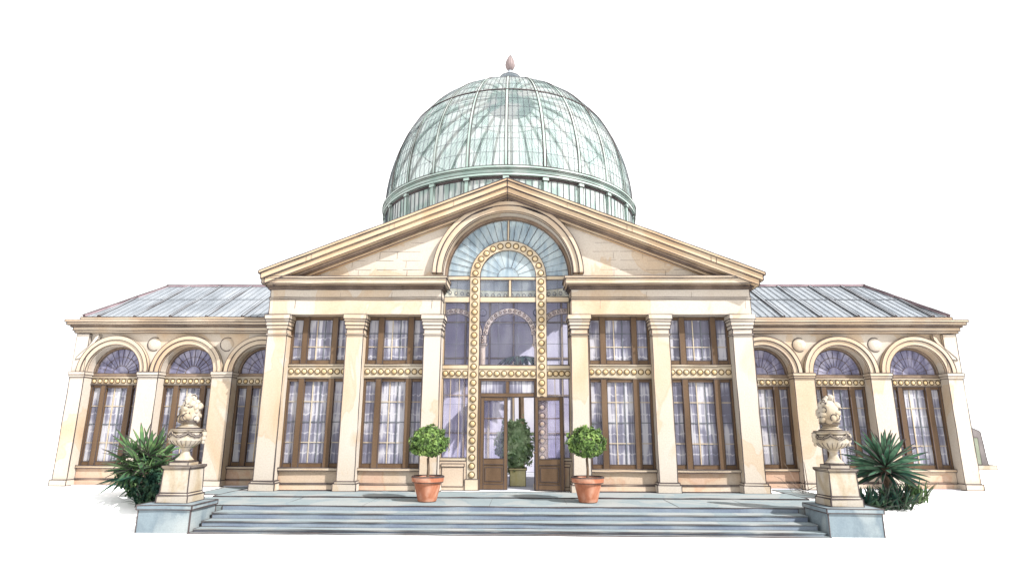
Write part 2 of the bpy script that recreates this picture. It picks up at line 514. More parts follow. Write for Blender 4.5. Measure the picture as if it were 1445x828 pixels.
# --- tympanum wall with the great arch
AZ, AR = 6.2, 1.94
apx, apz, sl = -.09, 9.06, .397
pts = [(-6.95, 6.03), (-6.95, 6.2), (apx, 6.2 + 6.95 * .38), (6.95, 6.2), (6.95, 6.03), (CX + AR, 6.03), (CX + AR, AZ)]
pts += [(CX + AR * math.cos(PI * i / 40), AZ + AR * math.sin(PI * i / 40)) for i in range(1, 40)]
pts += [(CX - AR, AZ), (CX - AR, 6.03)]
g = G(); g.prism(pts, .10, .6)
for zc, rows in ((6.33, 5), (6.62, 4), (6.90, 4), (7.18, 3), (7.48, 2)):
    for s in (-1, 1):
        lim = 6.95 - (zc - 6.1) / sl * .92
        for k in range(rows):
            a = 2.55 + (lim - 2.55) * (k + .3 * random.random()) / rows
            L = .35 + .6 * random.random()
            if a + L < lim - .2:
                g.line(seg((CX + s * a, .098, zc), (CX + s * (a + L), .098, zc + .006), .2), .0045)
                if random.random() < .75:
                    xx = CX + s * (a + L * .8); g.line(seg((xx, .098, zc - .22), (xx + .01, .098, zc - .02), .1), .0045)
g.build('pediment_wall', 'stone', CV, ink=.008)
g = G()
g.arc(CX, AZ, AR + .012, AR + .18, -.06, .098, n=40)
g.arc(CX, AZ, AR + .185, AR + .31, -.10, .098, n=40)
g.build('archivolt', 'trim', CV, ink=.011)
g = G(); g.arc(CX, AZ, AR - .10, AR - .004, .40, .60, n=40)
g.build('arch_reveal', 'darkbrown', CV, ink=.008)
for s in (-1, 1):
    def rk(o0, o1, y0, y1, xe, mi=0):
        xs_ = s * xe
        d = abs(xs_ - apx) * sl
        P_ = [(xs_, apz - o0 - d), (apx, apz - o0), (apx, apz - o1), (xs_, apz - o1 - d)]
        g.prism(P_ if s < 0 else P_[::-1], y0, y1, mi)
    g = G()
    rk(0, .08, -.46, .7, 7.36)
    rk(.083, .26, -.42, .7, 7.30)
    rk(.263, .43, -.37, .7, 7.20)
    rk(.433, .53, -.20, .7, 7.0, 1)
    rk(.533, .62, -.06, .7, 6.7, 0)
    for k in (1.2, 1.35, 3.6, 3.75, 5.5):
        xx = s * (7.2 - k)
        zz = apz - abs(xx - apx) * sl
        g.line(seg((xx, -.424, zz - .10), (xx, -.424, zz - .25)), .005)
    g.build('raking_cornice', 'ochre', CV, mats=['darkbrown'], ink=.012)

# --- side walls, back, roof of the central pavilion
g = G()
for s in (-1, 1):
    xa, xb = sorted((s * 6.75, s * 7.0))
    g.box(xa, xb, .5, 17.0, 0, 5.70)
g.box(-6.74, 6.74, 16.7, 17.0, 0, 5.7)
g.build('side_walls', 'stone', CV)
g = G()
for s in (-1, 1):
    g.quad((s * 7.25, .72, 6.0), (apx, .72, 8.75), (apx, 17, 8.75), (s * 7.25, 17, 6.0), .03)
g.build('pavilion_roof', 'glass_open', CV)
g = G(); g.box(-6.73, 6.73, 7.2, 7.3, .01, 9.0)
for i in range(13):
    x = -6 + i
    g.box(x - .04, x + .04, 7.15, 7.2, .01, 7.0, 1)
for z in (1.5, 3, 4.5, 6):
    g.box(-6.73, 6.73, 7.16, 7.2, z - .03, z + .03, 1)
g.build('inner_screen', 'lavender', CV, ink=.006, mats=['cream'])
g = G(); g.box(-13.4, 13.4, 1.25, 16.6, -.05, .008); g.box(-6.7, 6.7, .5, 1.24, -.05, .008)
g.build('interior_floor', 'floor', CV, ink=0)

# --- the great arched window (cream iron frame with gilded bosses)
YW = .44
XL, XR = PIL[2] + .25, PIL[3] - .25
g = G()
bc = [CX - 1.005, CX + 1.005]
for x in bc:
    g.box(x - .155, x + .155, YW, YW + .14, .30, AZ)
    g.box(x - .19, x + .19, YW - .03, YW + .14, 0, .298)
g.arc(CX, AZ, .85, 1.16, YW, YW + .14, n=36)
spans = [(XL, bc[0] - .155), (bc[0] + .155, bc[1] - .155), (bc[1] + .155, XR)]
for a, b in spans:
    g.box(a, b, YW + .02, YW + .13, 3.13, 3.52)
    g.box(a, b, YW + .01, YW + .02, 3.40, 3.515)
    g.box(a, b, YW + .02, YW + .12, 5.42, 5.58)
for a, b in (spans[0], spans[2]):
    g.box(a, b, YW + .03, YW + .12, 6.12, 6.235)
    g.box(a, b, YW + .02, YW + .13, .80, .88)
g.box(spans[1][0], spans[1][1], YW + .03, YW + .12, 6.12, 6.20)
g.box(CX + .02, CX + .10, YW + .04, YW + .10, 5.58, 6.12)
for x in (XL + .025, XR - .025):
    g.box(x - .024, x + .024, YW + .03, YW + .12, .882, 3.128)
    g.box(x - .024, x + .024, YW + .03, YW + .12, 3.522, 5.418)
g.box(CX - .03, CX + .03, YW + .04, YW + .10, AZ + 1.155, AZ + AR - .105)
W = g.build('arched_window', 'cream', CV, ink=.009)
g = G()
for x in bc:
    z = .42
    while z < AZ:
        g.boss(x, YW, z, .098); z += .2345
for i in range(13):
    a = PI * (i + .5) / 13
    g.boss(CX + 1.005 * math.cos(a), YW, AZ + 1.005 * math.sin(a), .098)
for (a, b), n in zip(spans, (4, 8, 4)):
    bead_row(g, a, b, YW + .02, 3.27, .092, n)
g.build('bosses', 'bead', W, ink=0, mats=['beadring'])
YP = YW + .075
def pane(x0, x1, z0, z1, m, vb=0, hb=0, par=None):
    q = G(); q.box(x0, x1, YP, YP + .012, z0, z1)
    for i in range(1, vb + 1):
        x = x0 + (x1 - x0) * i / (vb + 1); q.line(seg((x, YP - .018, z0), (x, YP - .018, z1)), .011 if m == 'glass_door' else .006, 2 if m == 'glass_door' else 1)
    for i in range(1, hb + 1):
        z = z0 + (z1 - z0) * i / (hb + 1); q.line(seg((x0, YP - .018, z), (x1, YP - .018, z)), .006, 1)
    q.build('pane', m, par or W, ink=0, mats=['greyline', 'cream'])
for k, (a, b) in enumerate(spans):
    pane(a, b, 3.52, 5.42, 'glass_clear', 1 if k != 1 else 2, 2)
    pane(a, b, 5.58, 6.12, 'glass_mid', 1 if k != 1 else 3, 0)
for a, b in (spans[0], spans[2]):
    pane(a, b, .88, 3.13, 'glass_door', 2, 2)
q = G(); q.arc(CX, AZ, 1.16, AR - .10, YP, YP + .012, 0, PI, 40)
for i in range(1, 24):
    if i == 12: continue
    a = PI * i / 24
    q.line(seg((CX + 1.17 * math.cos(a), YP - .018, AZ + 1.17 * math.sin(a)), (CX + (AR - .11) * math.cos(a), YP - .018, AZ + (AR - .11) * math.sin(a))), .007)
q.build('pane', 'glass_aqua', W, ink=0)
q = G()
q.prism([(CX + .85 * math.cos(PI * i / 32), AZ + .002 + .85 * math.sin(PI * i / 32)) for i in range(33)], YP, YP + .012)
q.line([(CX + .32 * math.cos(PI * i / 16), YP - .018, AZ + .32 * math.sin(PI * i / 16)) for i in range(17)], .008)
for i in range(1, 10):
    a = PI * i / 10
    q.line(seg((CX + .33 * math.cos(a), YP - .018, AZ + .33 * math.sin(a)), (CX + .85 * math.cos(a), YP - .018, AZ + .85 * math.sin(a))), .006)
q.build('pane', 'glass_aqua', W, ink=0)
for a, b in (spans[0], spans[2]):
    g = G()
    g.box(a, b, YW + .0, YW + .14, .0, .79)
    g.box(a + .06, b - .06, YW - .03, YW, .64, .72)
    g.box(a + .08, b - .08, YW - .014, YW, .10, .63)
    g.build('apron_panel', 'rose', CV, ink=.009)

# --- door frame and leaves
DX0, DX1 = spans[1][0], spans[1][1]
DM = (DX0 + DX1) / 2
g = G()
YD = YW + .03
g.box(DX0, DX0 + .07, YD, YD + .12, 0, 3.128); g.box(DX1 - .07, DX1, YD, YD + .12, 0, 3.128)
g.box(DX0 + .07, DX1 - .07, YD, YD + .12, 3.06, 3.128)
g.box(DX0 + .07, DX1 - .07, YD, YD + .12, 2.60, 2.70)
g.box(DM - .05, DM + .05, YD, YD + .12, 2.70, 3.06)
DF = g.build('door_frame', 'brown', CV, ink=.009)
for a, b in ((DX0 + .07, DM - .05), (DM + .05, DX1 - .07)):
    q = G(); q.box(a, b, YD + .06, YD + .07, 2.70, 3.06)
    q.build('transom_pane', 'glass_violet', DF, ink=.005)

def door_leaf(w, loc, rz):
    g = G()
    z0, z1 = .02, 2.59
    g.box(0, .095, 0, .06, z0, z1); g.box(w - .095, w, 0, .06, z0, z1)
    g.box(.095, w - .095, 0, .06, z0, .16); g.box(.095, w - .095, 0, .06, .70, .86); g.box(.095, w - .095, 0, .06, 2.49, z1)
    g.box(.095, w - .095, .012, .05, .16, .70)
    g.box(.15, w - .15, .004, .012, .24, .62)
    d = g.build('door', 'brown', CV, ink=.009)
    q = G(); q.box(.095, w - .095, .028, .036, .86, 2.49)
    q.line(seg((.095, .02, 1.98), (w - .095, .02, 1.98)), .014, 2)
    q.line(seg((.095, .02, 1.42), (w - .095, .02, 1.42)), .006, 1)
    p = q.build('pane', 'glass_door', d, ink=.005, mats=['greyline', 'brown'])
    d.location = loc; d.rotation_euler = (0, 0, rz)
    g = G(); g.lathe([(.0, 0), (.02, .0), (.022, .03), (.0, .045)], n=10)
    k = g.build('handle', 'beadring', d, ink=0)
    k.location = (w - .05, -.001, 1.05); k.rotation_euler = (PI / 2, 0, 0)
    return d
door_leaf(DM - DX0 - .07 - .005, (DX0 + .073, YD + .02, 0), 0)
dr = door_leaf(DM - DX0 - .07 + .03, (DX1 - .05, YD - .065, 0), R(-10))
dr['label'] = 'open door leaf folded back against the beaded column'

# --- interior arcade seen through the great window
YA = .80
AP, AZ2, AC = .83, 4.47, CX + .05
g = G()
for cx in (AC - 2 * AP, AC, AC + 2 * AP):
    g.arc(cx, AZ2, .665, .826, YA, YA + .14, n=26)
for cx in (AC - AP, AC + AP):
    g.box(cx - .13, cx + .13, YA + .003, YA + .137, AZ2 - .26, AZ2)
A = g.build('inner_arcade', 'warm_arcade', CV, ink=.009)
g = G()
for cx in (AC - 2 * AP, AC, AC + 2 * AP):
    for i in range(15):
        a = PI * (i + .5) / 15
        g.boss(cx + .745 * math.cos(a), YA, AZ2 + .745 * math.sin(a), .05)
for cx in (AC - AP, AC + AP):
    for z in (.05, .15, .23):
        g.boss(cx, YA, AZ2 - z, .045)
g.build('bosses', 'bright_bead', A, ink=0, mats=['beadring'])
for cx in (AC - AP, AC + AP):
    g = G()
    g.lathe([(.12, 0), (.12, .12), (.09, .2), (.085, AZ2 - .40), (.10, AZ2 - .37), (.15, AZ2 - .31), (.15, AZ2 - .263)], (cx, YA + .07, 0), 14)
    g.build('column', 'warm_arcade', A, ink=.008)
for cx in (AC - AP, AC + AP):
    g = G()
    g.arc(cx, AZ2 + .70, .08, .11, YA + .03, YA + .09, 0, 2 * PI, 20)
    g.build('spandrel_ring', 'lead', A, ink=.006)
g = G()
prof = [(4.0, 5.60), (4.0, 5.90), (4.12, 5.90), (4.12, 5.60), (4.0, 5.60)]
g.lathe(prof, (CX, -2.95, 0), 30, 0, None, R(61), R(119))
gal = g.build('gallery_band', 'warm_arcade', CV, ink=.009)
g = G()
for i in range(20):
    a = R(62 + 56 * (i + .5) / 20)
    x, y = CX + 3.99 * math.cos(a), -2.95 + 3.99 * math.sin(a)
    g.boss(x, y, 5.75, .06)
g.build('bosses', 'bright_bead', gal, ink=0, mats=['beadring'])

# ------------------------------------------------------------------ wings
PER = 2.3
CEN = [7.73, 10.03, 12.33]
AW = .84; SZ = 3.34; YB = 1.09
def wing(s):
    Xs = lambda a, b: tuple(sorted((s * a, s * b)))
    pts = [(6.95, 3.22), (6.95, 4.56), (13.62, 4.56), (13.62, 3.36)]
    for c in reversed(CEN):
        pts += [(c + AW, 3.36 if c != 12.33 else 3.36), (c + AW, SZ)] if c == 12.33 else [(c + AW, 3.22), (c + AW, SZ)]
        pts += [(c + AW * math.cos(PI * i / 24), SZ + AW * math.sin(PI * i / 24)) for i in range(1, 24)]
        pts += [(c - AW, SZ), (c - AW, 3.22)] if c - AW > 6.95 else []
    if CEN[0] - AW < 6.95:
        pts = [p for p in pts if p[0] > 6.951 or p in ((6.95, 4.56),)]
        lim = SZ + math.sqrt(max(0, AW * AW - (CEN[0] - 6.95) ** 2))
        pts.append((6.952, lim))
    clean = []
    for p in pts:
        if not clean or (abs(p[0] - clean[-1][0]) + abs(p[1] - clean[-1][1]) > .004): clean.append(p)
    pts = [(s * x, z) for x, z in clean]
    g = G(); g.prism(pts, YB + .10, YB + .5)
    ww = g.build('wing_wall', 'stone', CV, ink=0)
    g = G()
    xa, xb = Xs(13.30, 13.62)
    g.box(xa, xb, YB + .51, 6.9, 0, 4.55)
    xa, xb = Xs(6.9, 13.62)
    g.box(xa, xb, 6.91, 7.15, 0, 4.55)
    g.build('wing_side_wall', 'stone', CV)
    # piers
    for a, b in ((CEN[0] + AW, CEN[1] - AW), (CEN[1] + AW, CEN[2] - AW), (CEN[2] + AW, 13.62)):
        g = G()
        xa, xb = Xs(a, b)
        g.box(xa, xb, YB, YB + .5, .17, 3.20)
        p = g.build('pier', 'stone', CV, ink=.011)
        g = G()
        g.box(xa - .02, xb + .02, YB - .03, YB + .5, 3.202, 3.27); g.box(xa - .032, xb + .032, YB - .045, YB + .5, 3.272, 3.36)
        g.build('impost', 'stone', p, ink=.009)
        g = G()
        g.box(xa - .03, xb + (.03), YB - .06, YB + .5, 0, .168)
        g.build('base', 'stone', p)
    xa, xb = Xs(13.22, 13.62)
    g = G(); g.box(xa, xb, YB + .003, YB + .097, 3.362, 4.54)
    g.build('corner_strip', 'stone', CV, ink=.008)
    # archivolts, fan lights, windows
    for c in CEN:
        cx = s * c
        g = G()
        g.arc(cx, SZ + .022, AW + .01, AW + .15, YB - .0, YB + .098, n=28); g.arc(cx, SZ + .022, AW + .153, AW + .275, YB - .03, YB + .098, n=28)
        g.build('archivolt', 'trim', CV, ink=.009)
        g = G()
        g.arc(cx, SZ, AW - .075, AW - .005, YB + .36, YB + .5, n=28)
        g.box(cx - AW, cx + AW, YB + .33, YB + .5, 3.24, 3.338)
        fl = g.build('fanlight', 'darkbrown', CV, ink=.008)
        q = G()
        yy = YB + .43
        q.prism([(cx + (AW - .076) * math.cos(PI * i / 28), SZ + .003 + (AW - .076) * math.sin(PI * i / 28)) for i in range(29)], yy, yy + .012)
        for r in (.24, .52):
            q.line([(cx + r * math.cos(PI * i / 18), yy - .018, SZ + r * math.sin(PI * i / 18)) for i in range(19)], .007, 1)
        for i in range(1, 12):
            a = PI * i / 12
            q.line(seg((cx + .25 * math.cos(a), yy - .018, SZ + .25 * math.sin(a)), (cx + .76 * math.cos(a), yy - .018, SZ + .76 * math.sin(a))), .007)
        q.build('pane', 'glass_lunette', fl, ink=0, mats=['beadring'])
        bead_panel(CV, cx - AW, cx + AW, YB + .34, 2.98, 3.238, .075, 9)
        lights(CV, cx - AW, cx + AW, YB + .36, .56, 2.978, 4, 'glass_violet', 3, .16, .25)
        g = G()
        g.box(cx - AW, cx + AW, YB + .24, YB + .5, .49, .558)
        g.build('window_sill', 'trim', CV)
        g = G()
        g.box(cx - AW, cx + AW, YB + .30, YB + .5, 0, .488)
        g.box(cx - AW, cx + AW, YB + .26, YB + .30, .002, .15); g.box(cx - AW, cx + AW, YB + .275, YB + .30, .153, .185)
        g.build('apron_panel', 'rose', CV)
    for c in (8.88, 11.18):
        g = G()
        pr = [(.0, -.07), (.08, -.065), (.15, -.045), (.195, -.02), (.2, -.005), (.22, -.0), (.23, .0)]
        n = 22
        rows = [[g.bm.verts.new((s * c + r * math.cos(2 * PI * k / n), YB + .099 + y, 4.23 + r * math.sin(2 * PI * k / n))) for k in range(n)] for r, y in pr[1:]]
        g.face(rows[0])
        for p, q in zip(rows, rows[1:]):
            for k in range(n): g.face([p[k], p[(k + 1) % n], q[(k + 1) % n], q[k]])
        g.line([(s * c + .215 * math.cos(2 * PI * k / 24), YB + .09, 4.23 + .215 * math.sin(2 * PI * k / 24)) for k in range(4, 21)], .012)
        g.build('roundel', 'stone', CV, ink=0)
    # carved scroll in the end spandrel
    g = G()
    o = [(12.92, 4.50), (13.04, 4.42), (13.12, 4.26), (13.24, 4.08), (13.40, 3.92), (13.52, 3.80), (13.55, 3.72), (13.38, 3.76), (13.27, 3.9), (13.14, 4.08), (13.01, 4.26), (12.94, 4.36)]
    g.prism([(s * x - s * .02, z + .02) for x, z in o], YB - .02, YB + .098)
    g.build('spandrel_scroll', 'stone', CV, ink=.008)
    # cornice
    g = G()
    xo = 13.62
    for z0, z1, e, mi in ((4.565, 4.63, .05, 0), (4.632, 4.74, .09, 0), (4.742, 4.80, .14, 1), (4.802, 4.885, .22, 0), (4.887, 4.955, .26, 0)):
        xa, xb = Xs(7.02, xo + e)
        g.box(xa, xb, YB - e, 7.2, z0, z1, mi)
    xa, xb = Xs(7.02, xo + .03)
    g.box(xa, xb, YB + .06, 7.1, 4.957, 5.09, 0)
    g.build('wing_cornice', 'trim', CV, ink=.011, mats=['darkbrown'])
    # glass roof
    y0, y1, y2 = YB + .12, 4.0, 6.9
    z0, z1 = 5.10, 6.76
    xe, xh, xi = 13.55, 12.78, 7.02
    S = lambda x, y, z: (s * x, y, z)
    g = G()
    g.quad(S(xi, y0, z0), S(xe, y0, z0), S(xh, y1, z1), S(xi, y1, z1), .02)
    g.quad(S(xi, y2, z0), S(xi, y1, z1), S(xh, y1, z1), S(xe, y2, z0), .02)
    g.tri_slab(S(xe, y0, z0), S(xe, y2, z0), S(xh, y1, z1), .02)
    rf = g.build('wing_roof', 'glass_roof', CV, ink=0)
    nrm = Vector((0, -(z1 - z0), (y1 - y0))).normalized()
    zoff = .02
    bars = G()
    x = 7.35
    while x < xe:
        def ep(xx):
            t = 1 if xx <= xh else (xe - xx) / (xe - xh)
            return Vector(S(xx, y0, z0)) + nrm * zoff, Vector(S(xx, y0 + (y1 - y0) * t, z0 + (z1 - z0) * t)) + nrm * zoff
        a, b = ep(x)
        if (b - a).length > .3:
            r = G(); r.bar(a, b, .085, .05, nrm)
            r.build('roof_rib', 'lead', rf, ink=.012)
        for k in range(1, 5):
            xx = x + 1.15 * k / 5
            if xx < xe - .05:
                a, b = ep(xx)
                bars.tube(seg(a, b, .6), .011, 4, 0)
        x += 1.15
    h = .52
    a = Vector(S(xi, y0 + (y1 - y0) * h, z0 + (z1 - z0) * h)) + nrm * zoff
    b = Vector(S(xe + (xh - xe) * h, y0 + (y1 - y0) * h, z0 + (z1 - z0) * h)) + nrm * zoff
    bars.tube(seg(a, b, .6), .016, 4, 0)
    bars.build('glazing_bars', 'greyline', rf, ink=0)
    g = G()
    g.bar(S(xi, y1, z1 + .03), S(xh + .02, y1, z1 + .03), .12, .08)
    g.bar(S(xh, y1, z1 + .03), S(xe + .03, y0 - .03, z0 + .04), .08, .07)
    g.bar(S(xh, y1, z1 + .03), S(xe + .03, y2, z0 + .04), .08, .07)
    g.build('ridge_capping', 'mauve', rf, ink=.010)
    g = G(); g.box(*Xs(7.05, 13.25), 6.0, 6.06, .01, 5.0)
    for i in range(6):
        xx = 7.4 + i * 1.15
        g.box(*Xs(xx - .04, xx + .04), 5.95, 6.0, .01, 5.0, 1)
    g.build('inner_screen', 'lavender', CV, ink=.006, mats=['cream'])
wing(-1)
wing(1)

# ------------------------------------------------------------------ dome
DCX, DCY, DR, DZ, DH, PW = -.22, 8.0, 5.45, 10.80, 6.2, 2.1
def dprof(t, k=1.0):
    a = t * PI / 2
    return DR * k * math.cos(a) ** (2 / PW), DZ + (DH * k) * math.sin(a) ** (2 / PW)
TT = [i / 30 for i in range(0, 29)] + [.955]
def dpt(t, az, k=1.0):
    r, z = dprof(t, k)
    return Vector((DCX + r * math.sin(az), DCY - r * math.cos(az), z))
g = G()
g.lathe([dprof(t) for t in TT], (DCX, DCY, 0), 96)
for f in list(g.bm.faces):
    if len(f.verts) > 4: g.bm.faces.remove(f)
D = g.build('dome', 'glass_dome', CV, ink=0, smooth=True)
NR = 24
for k in range(NR):
    az = 2 * PI * k / NR
    r = G()
    up_t = [i / 24 * .955 for i in range(25)]
    rows = []
    side = Vector((math.cos(az), math.sin(az), 0))
    for t in up_t:
        w = .055 * (1 - .4 * t)
        a, b = dpt(t, az, .994), dpt(t, az, 1.004)
        rows.append([r.bm.verts.new(p) for p in (a - side * w, b - side * w, b + side * w, a + side * w)])
    for p, q in zip(rows, rows[1:]):
        for i in range(4):
            j = (i + 1) % 4
            r.face([p[i], p[j], q[j], q[i]])
    r.face(rows[0]); r.face(rows[-1][::-1])
    r.build('rib', 'copper', D, ink=.015)
g = G()
for k in range(NR):
    for j in range(1, 6):
        az = 2 * PI * (k + j / 6) / NR
        tm = .93 if j == 3 else (.86 if j % 2 == 0 else .80)
        g.tube([dpt(tm * i / 18, az, 1.002) for i in range(19)], .0095, 4, 0)
for t in (.06, .115, .17, .225, .28, .335):
    g.tube([dpt(t, 2 * PI * i / 96, 1.002) for i in range(97)], .006, 4, 0)
for t in (.47, .60, .66):
    g.tube([dpt(t, 2 * PI * i / 96, 1.002) for i in range(97)], .005, 4, 0)
for t in (.405, .72):
    g.tube([dpt(t, 2 * PI * i / 96, 1.004) for i in range(97)], .024, 4, 1)
g.build('glazing_bars', 'greyline', D, ink=0, mats=['ink'])
g = G()
ring = [(DR - .12, -.32), (DR + .10, -.32), (DR + .10, -.22), (DR + .05, -.20), (DR + .05, -.06), (DR + .14, -.04), (DR + .14, .05), (DR - .05, .06), (DR - .12, .06), (DR - .12, -.32)]
g.lathe([(r, z) for r, z in ring], (DCX, DCY, DZ), 96)
g.build('ring_cornice', 'copper', D, ink=.013)
g = G(); g.lathe([(DR - .02, -2.2), (DR - .02, -.325), (DR - .06, -.325), (DR - .06, -2.2), (DR - .02, -2.2)], (DCX, DCY, DZ), 96)
dg = g.build('drum_glass', 'glass_drum', D, ink=0)
for k in range(NR):
    az = 2 * PI * (k) / NR
    c = Vector((DCX + (DR + .0) * math.sin(az), DCY - (DR + .0) * math.cos(az), 0))
    o = Vector((math.sin(az), -math.cos(az), 0))
    g = G()
    g.bar(c + Vector((0, 0, DZ - 2.2)), c + Vector((0, 0, DZ - .325)), .16, .14, o)
    g.bar(c + o * .015 + Vector((0, 0, DZ - .46)), c + o * .015 + Vector((0, 0, DZ - .33)), .24, .16, o)
    g.build('drum_post', 'copper', D, ink=.012)
g = G()
for k in range(NR):
    for j in range(1, 6):
        az = 2 * PI * (k + j / 6) / NR
        c = Vector((DCX + (DR - .005) * math.sin(az), DCY - (DR - .005) * math.cos(az), 0))
        g.tube([c + Vector((0, 0, DZ - 2.2)), c + Vector((0, 0, DZ - .4))], .016, 4, 0)
g.lathe([(DR - .015, -.42), (DR + .02, -.42), (DR + .02, -.33), (DR - .015, -.33), (DR - .015, -.42)], (DCX, DCY, DZ), 96, 1)
g.build('drum_bars', 'greyline', D, ink=0, mats=['ink'])
# crown plate and finial on the axis
g = G()
g.lathe([(0, 16.45), (1.1, 16.45), (1.14, 16.5), (1.1, 16.58), (.5, 16.8), (.3, 17.08), (.0, 17.08)], (DCX, DCY, 0), 40)
g.build('crown_plate', 'slate', D, ink=.014)
g = G()
g.lathe([(.34, 17.05), (.28, 17.3), (.26, 17.80), (.44, 17.92), (.48, 17.98), (.40, 18.05), (.22, 18.18), (.10, 18.32), (.08, 18.4)], (DCX, DCY, 0), 22)
g.build('finial_base', 'lead', D, ink=.010)
g = G()
g.lathe([(.08, 18.4), (.15, 18.46), (.215, 18.58), (.23, 18.70), (.19, 18.90), (.10, 19.10), (.01, 19.24)], (DCX, DCY, 0), 24)
for k in range(12):
    a = 2 * PI * k / 12 + .13
    g.line([(DCX + r * math.cos(a), DCY + r * math.sin(a), z) for r, z in ((.08, 18.4), (.15, 18.46), (.215, 18.58), (.23, 18.70), (.19, 18.90), (.10, 19.10), (.01, 19.24))], .006)
g.build('finial', 'pinkstone', D, ink=0, smooth=True)

# ------------------------------------------------------------------ plinths, pedestals, urns
def plinth(x0, x1, label):
    t = thing('step_plinth', label, 'plinth', ((x0 + x1) / 2, -3.5, -.43), 'blocks at the ends of the steps')
    g = G()
    g.box(x0, x1, -4.0, -2.99, -.5, .03)
    g.build('block', 'plinth', t, ink=.013)
    g = G(); g.box(x0 - .03, x1 + .03, -4.03, -2.97, .032, .12)
    g.build('coping', 'plinth', t, ink=.012)
    return t
plinth(-7.68, -6.57, 'blue-grey stone block at the left end of the steps, under the left urn pedestal')
plinth(6.62, 7.72, 'blue-grey stone block at the right end of the steps, under the right urn pedestal')

def pedestal():
    t = thing('pedestal', '', 'pedestal', (0, 0, 0), 'stone pedestals carrying urns')
    g = G()
    def taper(a, b, z0, z1):
        v = [g.bm.verts.new((x, y, z)) for z, h in ((z0, a), (z1, b)) for x, y in ((-h, -h), (h, -h), (h, h), (-h, h))]
        for q in ((3, 2, 1, 0), (4, 5, 6, 7), (0, 1, 5, 4), (1, 2, 6, 5), (2, 3, 7, 6), (3, 0, 4, 7)): g.face([v[i] for i in q])
    taper(.30, .285, .20, .70)
    g.build('shaft', 'urn', t, ink=.011)
    g = G(); taper(.34, .335, 0, .15); taper(.325, .302, .152, .198)
    g.build('base', 'urn', t, ink=.011)
    g = G(); taper(.295, .32, .702, .73); taper(.322, .322, .732, .765)
    g.build('cap', 'urn', t, ink=.010)
    return t
pd = pedestal()
PLX, PRX, PY_ = -7.17, 7.19, -3.38
pd.location = (PLX, PY_, .121)
pd['label'] = 'cream stone pedestal beside the palm, under the left carved urn'
pd2 = copy_tree(pd); pd2.location = (PRX, PY_, .121)
pd2['label'] = 'cream stone pedestal beside the sword-leaved plant, under the right carved urn'

def urn(seed, loc, label):
    rnd = random.Random(seed)
    t = thing('urn', label, 'urn', loc, 'carved stone urns')
    g = G()
    g.box(-.21, .21, -.21, .21, 0, .07)
    g.lathe([(.19, .072), (.2, .1), (.17, .135), (.11, .2), (.085, .27), (.08, .33), (.11, .36), (.11, .385)], n=24)
    f = g.build('foot', 'urn', t, ink=.008, ground=True)
    f.parent = t
    g = G()
    gad = lambda a, z: 1 + (.035 * abs(math.cos(a * 10)) if .40 < z < .56 else 0)
    g.lathe([(.08, .386), (.18, .41), (.27, .46), (.325, .53), (.34, .60), (.335, .66), (.30, .70), (.345, .73), (.36, .765), (.34, .785), (.2, .79), (.0, .79)], n=48, fn=gad)
    for i in range(20):     # flutes of the bowl
        a = 2 * PI * (i + .5) / 20
        g.line([(r * math.cos(a), r * math.sin(a), z) for r, z in ((.19, .408), (.277, .456), (.332, .528))], .0065)
    pts = []
    for i in range(61):     # hanging garland
        a = 2 * PI * i / 60
        pts.append((.352 * math.cos(a), .352 * math.sin(a), .70 - .075 * abs(math.sin(a * 3)) + .012 * math.sin(a * 23)))
    g.tube(pts, .026, 6, 0)
    g.line([(x * 1.07, y * 1.07, z - .02) for x, y, z in pts], .009)
    b = g.build('bowl', 'urn', t, ink=.008, ground=True, angle=38, minlen=.02)
    for s in (-1, 1):       # side masks with pendants
        g = G()
        g.lathe([(.001, .45), (.03, .47), (.036, .50), (.026, .525), (.05, .55), (.055, .59), (.045, .61), (.062, .65), (.06, .69), (.05, .71), (.052, .74), (.001, .76)], (s * .372, 0, 0), 10)
        g.build('handle', 'urn', t, ink=.006, ground=True, angle=50)
    # collar and heap of carved fruit and leaves
    g = G()
    g.lathe([(.24, .791), (.24, .81), (.17, .85), (.15, .90), (.20, .93), (.21, .955), (.1, .96)], n=22)
    g.build('collar', 'urn', t, ink=.008, ground=True)
    g = G()
    for k in range(62):
        h = rnd.random()
        z = .95 + h * .56
        rad = .205 * (1 - .25 * (h - .35) ** 2 * 4) * (1 if h < .7 else (1.25 - h * .95) / .585)
        a = rnd.random() * 2 * PI
        r = rnd.uniform(.06, .105) * (1 - .25 * h)
        c = Vector((rad * .85 * math.cos(a) + .02 * math.sin(z * 9 + seed), rad * .85 * math.sin(a), z))
        m = Matrix.Translation(c) @ Matrix.Rotation(rnd.random() * 6, 4, Vector((rnd.random(), rnd.random(), rnd.random())).normalized()) @ Matrix.Diagonal((r, r * rnd.uniform(.6, 1), r * rnd.uniform(.7, 1.2), 1))
        bmesh.ops.create_icosphere(g.bm, subdivisions=2, radius=1, matrix=m)
        if k % 2 == 0:      # carved curl
            d = Vector((math.cos(a), math.sin(a), 0)); sd = Vector((-math.sin(a), math.cos(a), 0))
            p0 = c + d * r * .9
            ph = rnd.random() * 6
            g.line([p0 + (sd * math.cos(ph + i * .55) + Vector((0, 0, 1)) * math.sin(ph + i * .55)) * r * .85 - d * .25 * r for i in range(7)], .009)
    g.lathe([(.19, .94), (.21, 1.1), (.2, 1.28), (.1, 1.44), (.0, 1.47)], n=16)
    g.build('carved_fruit', 'urn', t, ink=0, smooth=True, ground=True)
    return t
urn(3, (PLX - .02, PY_, .888), 'pale stone urn heaped with carved fruit, left of the steps beside the palm')
urn(8, (PRX + .0, PY_, .888), 'pale stone urn heaped with carved fruit, right of the steps beside the sword-leaved plant')

